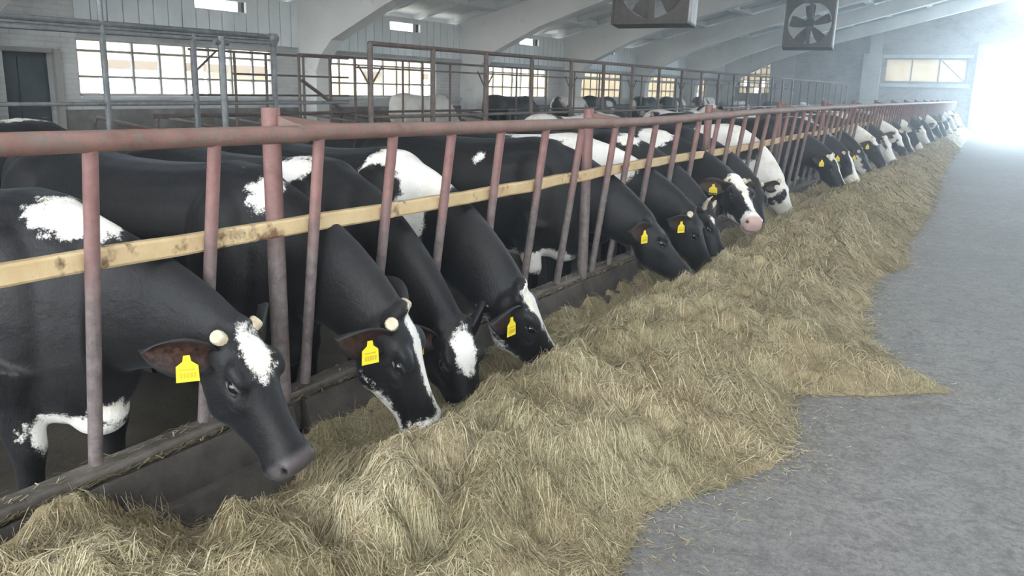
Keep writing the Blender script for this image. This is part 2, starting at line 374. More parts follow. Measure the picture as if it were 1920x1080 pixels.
# roof slabs: ribbed, each one laid from frame to frame
def slab_mesh(L):
    m = MB(); w = 1.62
    m.box(0, w, 0, L, .20, .27); m.box(0, .09, 0, L, 0, .20); m.box(w-.09, w, 0, L, 0, .20)
    for q in range(5):
        yy = .02 + q*(L-.14)/4; m.box(.09, w-.09, yy, yy+.10, .06, .20)
    return m.mesh('roof_slab')
ceil = tag(empty('ceiling', (0, 0, 3)), kind='structure')
ang = math.atan(.25); bounds = [BY] + FR + [EY+.4]
for i in range(len(bounds)-1):
    L = bounds[i+1]-bounds[i]-.02; sm = slab_mesh(L)
    for k in range(8):
        for side in (0, 1):
            o = link('roof_slab', sm, 'roof', ceil); o.matrix_parent_inverse = Matrix.Translation((0, 0, -3))
            d = -.25 + k*1.64
            x = -10.8 + d*math.cos(ang); z = 3.06 + d*math.sin(ang)
            if side == 0:
                o.location = (x, bounds[i]+.01, z); o.rotation_euler = (0, -ang, 0)
            else:
                o.location = (4.4-x, bounds[i+1]-.01, z); o.rotation_euler = (0, -ang, math.pi)
# right wall, a long low wall with an open window band above it (behind the viewer's right shoulder)
wr = MB().box(14.9, 15.15, -14, EY, PEN, 1.0)
for yf in FR: wr.box(14.9, 15.15, yf-.6, yf+.6, 1.0, 3.0)
tag(wr.build('wall_right', 'brick_white'), kind='structure')
# added thin haze volume, lit by the gate, standing in for lens glare
hz = bpy.data.materials.new('glare_veil'); hz.use_nodes = True
for _n in list(hz.node_tree.nodes):
    if _n.type != 'OUTPUT_MATERIAL': hz.node_tree.nodes.remove(_n)
_vs = hz.node_tree.nodes.new('ShaderNodeVolumeScatter'); _vs.inputs['Color'].default_value = (.90, .95, 1, 1); _vs.inputs['Density'].default_value = .0105; _vs.inputs['Anisotropy'].default_value = .65
hz.node_tree.links.new(_vs.outputs[0], hz.node_tree.nodes['Material Output'].inputs['Volume'])
M['haze'] = hz
tag(MB().box(-10.45, 14.8, -3, EY-.4, .001, 6.2).build('glare_haze', 'haze'), 'thin added haze standing in for lens glare from the gate', 'haze', kind='stuff')
#__OBJECTS__

# ------------------------------------------------------------------ feed fence
YT = [1.06, 1.46, 1.89, 2.37, 2.81, 3.24, 3.68, 4.16, 4.62, 5.12, 5.41, 5.85, 6.35, 6.84, 7.38]
while YT[-1] < 44.3: YT.append(YT[-1] + random.uniform(.42, .50))
PO = [-.5, 2.28, 5.02, 7.55]
while PO[-1] < 44: PO.append(PO[-1] + 2.72)
fence = tag(empty('feed_fence', (-.1, 1, 0)), 'long rusty red steel feed fence with pale wooden rail between cows and hay', 'fence')
def F(o): o.matrix_parent_inverse = Matrix.Translation((.1, -1, 0)); return o
railz = [(-1.5, 1.33), (1.2, 1.335), (1.9, 1.33), (3.2, 1.32), (4.2, 1.312), (5.1, 1.30), (6.3, 1.30), (7.4, 1.31), (9.1, 1.33), (14.6, 1.345), (22.7, 1.355), (46, 1.36)]
def rz(y): return float(np.interp(y, [a for a, b in railz], [b for a, b in railz]))
for i in range(len(PO)):
    a = PO[i]-.02; b = PO[i+1]+.02 if i+1 < len(PO) else 44.7
    F(MB().tube([(0, a+(b-a)*t, rz(a+(b-a)*t)+.003*math.sin(i*2+t*5)) for t in (0, .25, .5, .75, 1)], .031, 14).build('top_rail', 'rail', fence, True))
st0 = MB().tube([(-.135, 0, -.99), (-.068, 0, -.5), (-.004, 0, -.018)], .0215, 12).mesh('stanchion', True)
for y in YT:
    o = F(link('stanchion', st0, 'stanchion', fence)); o.location = (0, y, rz(y)); o.rotation_euler = (random.uniform(-.012, .012), random.uniform(-.01, .01), 0)
po0 = MB().tube([(-.152, 0, -1.45), (-.152, 0, -.4), (-.152, 0, .085)], .034, 14).mesh('post', True)
gu0 = MB().add([(-.13, 0, .06), (-.02, 0, .03), (-.02, .0, -.01), (-.13, 0, -.03), (-.10, .20, .028), (-.01, .24, .026), (-.01, .24, .005), (-.10, .20, .0)], [(0, 1, 2, 3), (7, 6, 5, 4), (0, 4, 5, 1), (1, 5, 6, 2), (2, 6, 7, 3), (3, 7, 4, 0)]).mesh('gusset')
for y in PO:
    o = F(link('post', po0, 'stanchion', fence)); o.location = (0, y, rz(y))
    o = F(link('gusset', gu0, 'rail', fence)); o.location = (0, y, rz(y))
wy = [-.6, 2.9, 5.2, 8.9, 12.6, 16.2, 20, 24, 28, 32, 36, 40, 44.6]
for i in range(len(wy)-1):
    rings = []; a, b = wy[i], wy[i+1]
    for k in range(17):
        t = k/16; y = a+(b-a)*t
        h = .031*(1+.12*mnoise.noise((y*2.1, i, 0))); w = .022*(1+.15*mnoise.noise((y*1.7, i, 5)))
        c = Vector((-.094, y, float(np.interp(y, [0, 9, 16, 46], [.978, .978, 1.01, 1.02]))+.006*math.sin(y*1.3)+.006*mnoise.noise((y*3, 2, i))))
        rings.append([c+Vector((dx*w, 0, dz*h)) for dx, dz in ((1, -.75), (1, .75), (.7, 1), (-.7, 1), (-1, .75), (-1, -.75), (-.7, -1), (.7, -1))])
    F(MB().loft(rings).build('wooden_rail', 'wood_rail', fence, False))

# timber feed curb
curb = tag(empty('feed_curb', (-.05, 1, 0)), 'low dirty timber curb of stacked beams below the feed fence', 'curb')
def K(o): o.matrix_parent_inverse = Matrix.Translation((.05, -1, 0)); return o
ybs = [-2, 2.3, 5.9, 10, 14.2, 18.5, 23, 28, 33, 38, 44.8]
for i in range(len(ybs)-1):
    a, b = ybs[i]+.01, ybs[i+1]-.01
    K(MB().box(-.225, -.140, a, b, .13, .305).build('beam', 'curb_top', curb, False, .010))
    K(MB().box(-.225, -.138, a+.3, b+.25 if i < 9 else b, PEN, .125).build('sleeper', 'curb', curb, False, .008))
    K(MB().prism([(-.137, .0), (-.055, .10), (-.105, .272), (-.137, .272)], a+.05, b).build('face_board', 'curb', curb, False, .004))
    K(MB().prism([(-.10, 0), (.04, 0), (-.02, .135), (-.075, .135)], a+.2, b+.15 if i < 9 else b).build('face_board', 'curb', curb, False, .004))
# ------------------------------------------------------------------ hay
HB = [(-2, 1.35), (1.0, 1.36), (2.26, 1.28), (2.7, 1.20), (3.14, 1.41), (3.5, 1.55), (3.74, 1.52), (4.28, 1.39), (4.5, 1.75), (4.78, 2.08), (5.05, 1.85), (5.56, 1.60), (6.5, 1.45), (7.66, 1.38), (8.35, 1.55), (9.5, 1.42), (12.56, 1.42), (18, 1.2), (24, 1.05), (33, .95), (46, .8)]
BOWL = [(.15, 1.74, .25, .22), (.12, 1.98, .22, .10), (.36, 2.60, .22, .13), (.22, 3.2, .26, .07), (.34, 3.72, .24, .12), (.32, 5.6, .26, .10), (.2, 6.2, .3, .12), (.3, 6.8, .3, .1), (.3, 8, .4, .06)]
def fnoise(x, y, s, o=0.0, oct=4):
    out = np.empty(len(x))
    for i in range(len(x)): out[i] = mnoise.fractal((x[i]*s, y[i]*s, o), .9, 2.1, oct)
    return out
def hay_h(x, y):
    b = np.interp(y, [q[0] for q in HB], [q[1] for q in HB]) + .06*fnoise(y*0, y, 3.1, 3.3, 3) + .025*fnoise(y*0, y, 14, 5.3, 2)
    H = np.interp(y, [0, 1.2, 2, 3, 4, 5.4, 7, 9, 12, 20, 46], [.30, .30, .31, .30, .32, .30, .37, .36, .33, .27, .22])
    cx = np.interp(y, [0, 5, 12, 46], [.62, .60, .55, .40])
    n0 = np.interp(y, [1.0, 1.55, 2.0, 5, 8, 12], [1.0, .72, .32, .30, .42, .55])
    near = n0 + (1-n0)*sstep(.15, .95, x/cx) + .18*(1-sstep(-.06, .12, x))*sstep(2.1, 2.5, y)
    far = np.clip(1-np.clip((x-cx)/np.maximum(b-cx, .05), 0, 2)**1.25, -.2, 1)
    s = np.where(x < cx, near, far)
    h = H*s
    n = fnoise(x, y*.8, 4.2, 1.0, 3)*.060 - np.sqrt(fnoise(x+.35*y, y-.4*x, 3.0, 7.0, 3)**2+.03)*.20 + .075 + fnoise(x, y, 14, 9, 3)*.022
    h = h + n*np.clip(s*1.6, 0, 1)
    for bx, by, br, bd in BOWL:
        d2 = ((x-bx)**2 + ((y-by)*.8)**2)/br**2
        h = h - bd*np.exp(-d2*1.3)
    return np.where(s <= 0.0, np.minimum(h, -.02+s*.3), np.maximum(h, -.012+.10*s))
def hay_mesh():
    ys = [.2]
    while ys[-1] < 44.2: ys.append(ys[-1] + .022*max(1, (ys[-1]-1)/3.2)**.9)
    V = []; nx = 72
    xs = np.concatenate([np.linspace(-.06, 1.0, 44), np.linspace(1.0, 2.35, nx-44+1)[1:]])
    X, Y = np.meshgrid(xs, np.array(ys)); X = X.ravel(); Y = Y.ravel()
    jx = X + .012*np.sin(Y*9)
    Z = hay_h(jx, Y)
    verts = np.stack([jx, Y, Z], -1); n = len(xs); rows = len(ys)
    tint = .30 + .30*np.clip(fnoise(X, Y, 3.0, 20, 3)+.5, 0, 1)
    faces = []
    Zg = Z.reshape(rows, n)
    for i in range(rows-1):
        for k in range(n-1):
            if max(Zg[i, k], Zg[i, k+1], Zg[i+1, k], Zg[i+1, k+1]) < -.005: continue
            a = i*n+k; faces.append((a, a+1, a+1+n, a+n))
    faces = np.array(faces, dtype=np.int64)
    # straw strands lying on the pile
    def strands(N, y0, y1, wid, ln, lift, floor=False):
        y = y0 + (y1-y0)*RNG.random(N)**1.0
        b = np.interp(y, [q[0] for q in HB], [q[1] for q in HB])
        if floor: x = b + np.abs(RNG.normal(0, .20, N))*(RNG.random(N)+.15) - .06
        else: x = -.04 + (b+.06)*RNG.random(N)
        L = ln*(.5+RNG.random(N)*1.1); th = RNG.random(N)*2*np.pi
        # swirl the direction with slow noise so that wisps run together
        sw = fnoise(x, y, 3.4, 40, 2)*5.0; th = np.where(RNG.random(N) < .5, sw + RNG.normal(0, .6, N), th)
        dx, dy = np.cos(th), np.sin(th)
        pitch = np.abs(RNG.normal(0, lift, N)); bend = RNG.normal(0, .25, N)
        K_ = 4; P = np.zeros((N, K_, 2, 3)); w = wid*(.6+.8*RNG.random(N))
        base = None
        for k in range(K_):
            t = k/(K_-1)-.5
            px = x + dx*L*t - dy*bend*L*(t*t-.1)*1.6; py = y + dy*L*t + dx*bend*L*(t*t-.1)*1.6
            if floor: g = np.zeros(N)
            else: g = hay_h(px, py)
            g = np.maximum(g, 0.001)
            pz = g + .004 + RNG.random(1)*0 + (t+.5)*np.sin(pitch)*L*1.0
            wx = -dy*w*(1 if k in (1, 2) else .55); wyy = dx*w*(1 if k in (1, 2) else .55)
            ro = RNG.normal(0, .5, N)*0 + .4*np.sin(th*7)
            P[:, k, 0] = np.stack([px-wx*.5, py-wyy*.5, pz-w*.3*ro], -1); P[:, k, 1] = np.stack([px+wx*.5, py+wyy*.5, pz+w*.3*ro], -1)
        ti = np.clip(RNG.normal(.60, .22, N) + .30*fnoise(x, y, 2.4, 60, 2), .05, 1.1)
        V = P.reshape(-1, 3); f = []
        base = np.arange(N)*(K_*2)
        for k in range(K_-1):
            f.append(np.stack([base+2*k, base+2*k+1, base+2*k+3, base+2*k+2], -1))
        return V, np.concatenate(f), np.repeat(ti, K_*2)
    Vs = [verts]; Fs = [faces]; Ts = [tint]; off = len(verts)
    for a in ((52000, .7, 3.2, .0022, .075, .16), (32000, 3.0, 6.0, .0030, .085, .16), (22000, 5.8, 12, .0050, .11, .14), (10000, 11.5, 30, .010, .18, .10)):
        v, f, t = strands(*a); Vs.append(v); Fs.append(f+off); Ts.append(t); off += len(v)
    return np.concatenate(Vs), np.concatenate(Fs), np.concatenate(Ts), strands
def np_mesh(name, V, Fq, T):
    me = bpy.data.meshes.new(name); me.vertices.add(len(V)); me.vertices.foreach_set('co', V.astype(np.float32).ravel())
    me.loops.add(len(Fq)*4); me.loops.foreach_set('vertex_index', Fq.astype(np.int32).ravel())
    me.polygons.add(len(Fq)); me.polygons.foreach_set('loop_start', np.arange(len(Fq), dtype=np.int32)*4)
    me.update(calc_edges=True); me.validate()
    at = me.attributes.new('tint', 'FLOAT', 'POINT'); at.data.foreach_set('value', T.astype(np.float32))
    me.polygons.foreach_set('use_smooth', np.ones(len(me.polygons), dtype=bool))
    return me
hv, hf, ht, strands = hay_mesh()
tag(link('hay_pile', np_mesh('hay_pile', hv, hf, ht), 'hay'), 'long loose heap of dry chopped hay along the feed fence', 'hay', kind='stuff')
sv, sf, stt = strands(9000, .8, 18, .0030, .028, .02, True)
sv2 = RNG.random((900, 2)); cv = []; cf = []
tag(link('loose_straw', np_mesh('loose_straw', sv, sf, stt), 'hay'), 'scattered straw bits on the concrete alley beside the hay', 'straw', kind='stuff')
def curb_straw():
    N = 2600; y = 1.0+RNG.random(N)**1.6*8; on = RNG.random(N)
    x = np.where(on < .8, -.121+RNG.normal(0, .008, N), -.18+RNG.normal(0, .022, N))
    x = np.clip(x, -.215, -.108); z = np.where(x > -.138, .275, .309)
    th = RNG.normal(1.57, .6, N); L = .035*(.5+RNG.random(N)); w = .0035; P = np.zeros((N, 2, 2, 3))
    for k in (0, 1):
        px = x+np.cos(th)*L*(k-.5)*.5; py = y+np.sin(th)*L*(k-.5); pz = z+RNG.random(N)*.012
        P[:, k, 0] = np.stack([px-w, py, pz], -1); P[:, k, 1] = np.stack([px+w, py, pz+.003], -1)
    b = np.arange(N)*4
    return P.reshape(-1, 3), np.stack([b, b+1, b+3, b+2], -1), np.repeat(np.clip(RNG.normal(.6, .2, N), 0, 1), 4)
tag(link('straw_crumbs', np_mesh('straw_crumbs', *curb_straw()), 'hay'), 'straw crumbs lying on the ledge of the timber curb', 'straw', kind='stuff')

# ------------------------------------------------------------------ cows
def sup(c, u, v, hw, ht, hb, e=2.2, k=0.0, N=22):
    out = []
    for i in range(N):
        a = 2*math.pi*i/N; co, si = math.cos(a), math.sin(a)
        x = math.copysign(abs(co)**(2/e), co)*hw*(1-k*si); y = math.copysign(abs(si)**(2/e), si)*(ht if si > 0 else hb)
        out.append(c+u*x+v*y)
    return out
def ellipsoid(m, c, r, rot=None, n=14):
    rings = []
    for i in range(1, n):
        ph = math.pi*i/n
        ring = []
        for k in range(n):
            a = 2*math.pi*k/n; p = Vector((r[0]*math.cos(ph), r[1]*math.sin(ph)*math.cos(a), r[2]*math.sin(ph)*math.sin(a)))
            if rot is not None: p = rot @ p
            ring.append(Vector(c)+p)
        rings.append(ring)
    m.loft(rings)
UY, UZ = Vector((0, 1, 0)), Vector((0, 0, 1))
TORSO = [(-1.60, 1.30, 1.00, .10), (-1.54, 1.335, .88, .19), (-1.40, 1.365, .76, .245), (-1.20, 1.375, .68, .275), (-1.0, 1.35, .60, .30), (-.75, 1.325, .52, .335),
         (-.5, 1.32, .49, .345), (-.25, 1.33, .48, .325), (-.02, 1.355, .47, .285), (.14, 1.34, .48, .245), (.28, 1.26, .52, .20), (.38, 1.16, .60, .14)]
def head_frame(P, nose, r):
    a = (nose-P).normalized(); r = (r-a*a.dot(r)).normalized(); n = -(a.cross(r)); return a, r, n.normalized()
HEAD = [(-.035, -.005, -.10, .066, 2.2, .0), (-.01, .018, -.15, .088, 2.3, .0), (.04, .030, -.185, .103, 2.4, .02), (.09, .034, -.215, .112, 2.5, .03), (.14, .030, -.236, .116, 2.5, .05), (.19, .022, -.246, .108, 2.4, .08),
        (.25, .012, -.235, .092, 2.4, .06), (.31, .005, -.210, .079, 2.4, .03), (.37, .002, -.186, .072, 2.4, .0), (.42, .002, -.172, .072, 2.4, -.03), (.455, .004, -.170, .083, 2.6, -.05), (.485, .000, -.168, .086, 2.6, -.05),
        (.512, -.014, -.158, .078, 2.5, -.04), (.532, -.042, -.135, .055, 2.2, 0)]
def body_mesh(P, a, r, n, hs, voxel):
    m = MB()
    m.loft([sup(Vector((x, 0, (t+b)/2)), UY, UZ, hw*.93, (t-b)/2, (t-b)/2, 2.35, .06) for x, t, b, hw in TORSO])
    # shoulders, haunches, hip bones
    for sd in (-1, 1):
        ellipsoid(m, (.06, sd*.17, .92), (.19, .115, .34))
        ellipsoid(m, (-1.26, sd*.155, 1.0), (.26, .13, .32))
        fl = [((.10, sd*.17, .78), .135), ((.04, sd*.185, .62), .105), ((.07, sd*.18, .50), .078), ((.09, sd*.175, .41), .064), ((.08, sd*.175, .35), .052), ((.075, sd*.175, .22), .044), ((.08, sd*.175, .13), .055), ((.10, sd*.175, .05), .058)]
        m.tube([q for q, _ in fl], [w for _, w in fl], 12)
        rl = [((-1.22, sd*.18, .98), .20), ((-1.10, sd*.20, .76), .155), ((-1.20, sd*.19, .62), .105), ((-1.34, sd*.175, .52), .075), ((-1.36, sd*.17, .45), .062), ((-1.32, sd*.17, .26), .048), ((-1.30, sd*.17, .13), .057), ((-1.27, sd*.17, .05), .06)]
        m.tube([q for q, _ in rl], [w for _, w in rl], 12)
    ellipsoid(m, (-1.06, 0, .56), (.20, .17, .16))
    ellipsoid(m, (.24, 0, .56), (.14, .10, .11))
    # neck
    E = P + a*.05*hs - n*.10*hs
    S0 = Vector((-.02, 0, 1.02)); L = (E-S0).length
    c1 = S0 + Vector((.40, 0, -.04))*L/.9; c2 = E - (((E-S0).normalized()*.6 + a*.25 - n*.25).normalized())*L*.30
    K_ = 12; cs = []
    for i in range(K_):
        t = i/(K_-1); cs.append(S0*(1-t)**3 + c1*3*t*(1-t)**2 + c2*3*t*t*(1-t) + E*t**3)
    rings = []
    for i in range(K_):
        t = i/(K_-1); tg = (cs[min(i+1, K_-1)]-cs[max(i-1, 0)]).normalized()
        side = (UY*(1-t) + (-r)*t).normalized(); side = (side-tg*tg.dot(side)).normalized(); vv = tg.cross(side)
        if vv.z < -.2 and t < .5: vv = -vv
        hh = float(np.interp(t, [0, .25, .5, .75, 1], [.335, .30, .232, .182, .150])); hw = float(np.interp(t, [0, .25, .5, .75, 1], [.185, .150, .122, .108, .092]))
        hh2 = hh*float(np.interp(t, [0, .4, 1], [1.35, 1.12, 1.0]))
        rings.append(sup(cs[i], side, vv, hw, hh, hh2, 2.1, .12))
    m.loft(rings)
    # head
    def H(s, l, q): return P + a*s*hs + r*l*hs + n*q*hs
    m.loft([sup(H(s, 0, (t+b)/2), r, n, hw*hs, (t-b)/2*hs, (t-b)/2*hs, e, -k) for s, t, b, hw, e, k in HEAD])
    rot = Matrix((a, r, n)).transposed()
    for sd in (-1, 1):
        ellipsoid(m, H(.145, sd*.090, .002), (.058*hs, .034*hs, .030*hs), rot)          # brow over the eye
        ellipsoid(m, H(.195, sd*.090, -.068), (.065*hs, .028*hs, .026*hs), rot)             # cheekbone below it
        ellipsoid(m, H(.20, sd*.062, -.155), (.075*hs, .042*hs, .08*hs), rot)             # jaw muscle
        ellipsoid(m, H(.49, sd*.052, -.045), (.036*hs, .032*hs, .034*hs), rot)            # nostril wing
        ellipsoid(m, H(.0, sd*.07, -.01), (.035*hs, .04*hs, .03*hs), rot)                 # horn base
    ellipsoid(m, H(-.02, 0, .015), (.035*hs, .055*hs, .04*hs), rot)
    ellipsoid(m, H(.475, 0, -.152), (.045*hs, .052*hs, .028*hs), rot)                      # chin
    src = bpy.data.meshes.new('src'); src.from_pydata([tuple(v) for v in m.v], [], m.f)
    bm = bmesh.new(); bm.from_mesh(src); bmesh.ops.recalc_face_normals(bm, faces=bm.faces); bm.to_mesh(src); bm.free()
    o = bpy.data.objects.new('src', src); C.objects.link(o)
    md = o.modifiers.new('r', 'REMESH'); md.mode = 'VOXEL'; md.voxel_size = voxel; md.use_smooth_shade = True
    sm = o.modifiers.new('s', 'SMOOTH'); sm.factor = .5; sm.iterations = 6 if voxel < .018 else 3 if voxel < .03 else 2
    dg = bpy.context.evaluated_depsgraph_get()
    me = bpy.data.meshes.new_from_object(o.evaluated_get(dg)); bpy.data.objects.remove(o)
    return me
def ear_mesh():
    V = []; F_ = []; nu, nv = 9, 7; inner = []
    for side in (0, 1):
        for i in range(nu):
            u = i/(nu-1); w = .070*math.sin(math.pi*min(1, u*.86+.12))**.75*(1 if u < .97 else .3)
            for k in range(nv):
                q = (k/(nv-1)-.5)*2
                cup = .040*(1-u*.45)*(q*q) - .012
                V.append((u*.205, q*w*(1-.1*u), cup + (-.007 if side == 0 else .004) - .03*u*u)); inner.append(float(side)*(1-abs(q)**3))
    n = nu*nv
    for side in (0, 1):
        for i in range(nu-1):
            for k in range(nv-1):
                a_ = side*n+i*nv+k; f = (a_, a_+1, a_+1+nv, a_+nv); F_.append(f if side else f[::-1])
    ring = [i*nv for i in range(nu)] + [(nu-1)*nv+k for k in range(1, nv)] + [i*nv+nv-1 for i in range(nu-2, -1, -1)] + [k for k in range(nv-2, 0, -1)]
    for i in range(len(ring)):
        p, q = ring[i], ring[(i+1) % len(ring)]; F_.append((p, q, q+n, p+n))
    me = bpy.data.meshes.new('ear'); me.from_pydata(V, [], F_)
    bm = bmesh.new(); bm.from_mesh(me); bmesh.ops.recalc_face_normals(bm, faces=bm.faces); bm.to_mesh(me); bm.free()
    at = me.attributes.new('inner', 'FLOAT', 'POINT'); at.data.foreach_set('value', inner)
    me.polygons.foreach_set('use_smooth', [True]*len(me.polygons)); me.materials.append(M['ear']); return me
EAR = ear_mesh()
def small(name, fn, mat, smooth=True):
    m = MB(); fn(m); me = m.mesh(name, smooth); me.materials.append(M[mat]); return me
EYE = small('eye', lambda m: ellipsoid(m, (0, 0, 0), (.023, .020, .021), None, 12), 'eye')
LID = small('eyelid', lambda m: (ellipsoid(m, (0, -.008, .014), (.035, .014, .010), None, 10), ellipsoid(m, (.002, -.009, -.015), (.031, .013, .008), None, 10)), 'lid')
HORN = small('horn_stub', lambda m: m.tube([(0, 0, -.025), (0, 0, .004), (0, 0, .010), (0, 0, .008)], [.028, .026, .022, .012], 12), 'horn')
HORNP = small('horn', lambda m: m.tube([(0, 0, -.01), (0, .01, .05), (0, .035, .10), (0, .07, .13)], [.024, .019, .012, .003], 10), 'horn')
NOST = small('nostril', lambda m: ellipsoid(m, (0, 0, 0), (.019, .008, .013), None, 10), 'nostril')
HOOF = small('hoof', lambda m: (m.prism([(-.055, 0), (.085, 0), (.06, .06), (-.045, .07)], -.056, -.004), m.prism([(-.055, 0), (.085, 0), (.06, .06), (-.045, .07)], .004, .056)), 'hoof', False)
TAGM = small('ear_tag', lambda m: (m.prism([(-.036, -.075), (.036, -.075), (.034, -.022), (.013, -.006), (.010, .014), (-.010, .014), (-.013, -.006), (-.034, -.022)], -.0018, .0018)), 'tag', False)
TAGI = small('tag_print', lambda m: ([m.box(-.026+.0105*k, -.019+.0105*k, -.0028, .0028, -.062, -.044) for k in range(5)], m.box(-.024, .024, -.0028, .0028, -.036, -.031)), 'tag_ink', False)
def tail_mesh():
    m = MB(); pts = [(-1.56, 0, 1.30), (-1.64, 0, 1.28), (-1.68, .01, 1.15), (-1.69, .02, .9), (-1.68, .03, .62), (-1.68, .03, .5), (-1.67, .035, .36)]
    m.tube(pts, [.04, .034, .026, .020, .018, .035, .010], 10); return m.mesh('tail', True)
TAIL = tail_mesh(); TAIL.materials.append(M['coat'])
_ta = TAIL.attributes.new('coat', 'FLOAT_COLOR', 'POINT'); _ta.data.foreach_set('color', [c for v in TAIL.vertices for c in ((.8 if v.co.z < .56 else .15), 0, 0, 1)])

def paint(me, P, a, r, n, hs, patches, seed, white, detail, pink):
    N = len(me.vertices); co = np.empty(N*3, np.float32); me.vertices.foreach_get('co', co); co = co.reshape(-1, 3).astype(float)
    D = co-np.array(P); hs_ = np.stack([D@np.array(a), D@np.array(r), D@np.array(n)], -1)/hs
    on_head = hs_[:, 0] > -.03
    on_head &= np.abs(hs_[:, 1]) < .16; on_head &= (hs_[:, 2] > -.27) & (hs_[:, 2] < .09)
    w = np.full(N, -1.0)
    if white is not None:
        for i in range(N):
            p = co[i]; w[i] = mnoise.fractal((p[0]*1.15+seed*7.3, p[1]*.9+seed*3.1, p[2]*1.15-seed*5.7), .8, 2.0, 3)*1.6 + white
        w = np.where(on_head, np.minimum(w, -.35), w)
        w = np.where((co[:, 2] < .42) & ~on_head & (co[:, 0] < .3), np.maximum(w, .6*(.42-co[:, 2])/.1), w)
    else:
        w = np.where((co[:, 2] < .20) & ~on_head & (co[:, 0] < .3), .5, w)
    for sp, c, rad, *sg in patches:
        q = hs_ if sp == 'h' else co
        d = np.sqrt((((q-np.array(c))/np.array(rad))**2).sum(1))
        val = (1-d)*min(rad[0], rad[2])*7
        if sp == 'h': val = np.where(on_head, val, -1)
        s_ = sg[0] if sg else 1
        w = np.maximum(w, np.clip(val, -1, 1)) if s_ > 0 else np.minimum(w, np.clip(-val, -1, 1))
    muz = sstep(.452, .49, hs_[:, 0] - .25*np.clip(-hs_[:, 2]-.09, 0, 1)) * on_head
    col = np.zeros((N, 4), np.float32); col[:, 0] = np.clip(.5+w*.5, 0, 1); col[:, 1] = muz; col[:, 2] = pink; col[:, 3] = 1
    if detail:      # sunken nostrils, mouth slit and eye corners
        for sd in (-1, 1):
            q = (hs_ - np.array((.502, sd*.076, -.046)))/np.array((.019, .022, .014)); k = np.clip(1.25-np.sqrt((q**2).sum(1)), 0, 1)*on_head
            inw = -np.array(a)*.4 - np.array(r)*sd*.85; co += inw[None, :]*(k*.016*hs)[:, None]
            col[:, 3] = np.minimum(col[:, 3], 1-sstep(.15, .7, k))
            q = (hs_ - np.array((.168, sd*.108, -.030)))/np.array((.036, .03, .022)); k = np.clip(1.3-np.sqrt((q**2).sum(1)), 0, 1)*on_head
            co += (-np.array(r)*sd)[None, :]*(k*.010*hs)[:, None]; col[:, 3] = np.minimum(col[:, 3], 1-.7*sstep(.1, .6, k))
        line = -.118 + .035*np.clip((.45-hs_[:, 0])/.1, 0, 1)*0 - .25*np.clip(hs_[:, 0]-.49, 0, 1)
        k = np.exp(-((hs_[:, 2]-line)/.0085)**2)*sstep(.385, .42, hs_[:, 0])*on_head
        cen = np.array(P)+np.array(a)*.44*hs-np.array(n)*.10*hs; dv = cen-co; dv /= np.linalg.norm(dv, axis=1, keepdims=True)+1e-9
        co += dv*(k*.007*hs)[:, None]; col[:, 3] = np.minimum(col[:, 3], 1-.75*k)
        me.vertices.foreach_set('co', co.astype(np.float32).ravel()); me.update()
    at = me.attributes.new('coat', 'FLOAT_COLOR', 'POINT'); at.data.foreach_set('color', col.ravel())

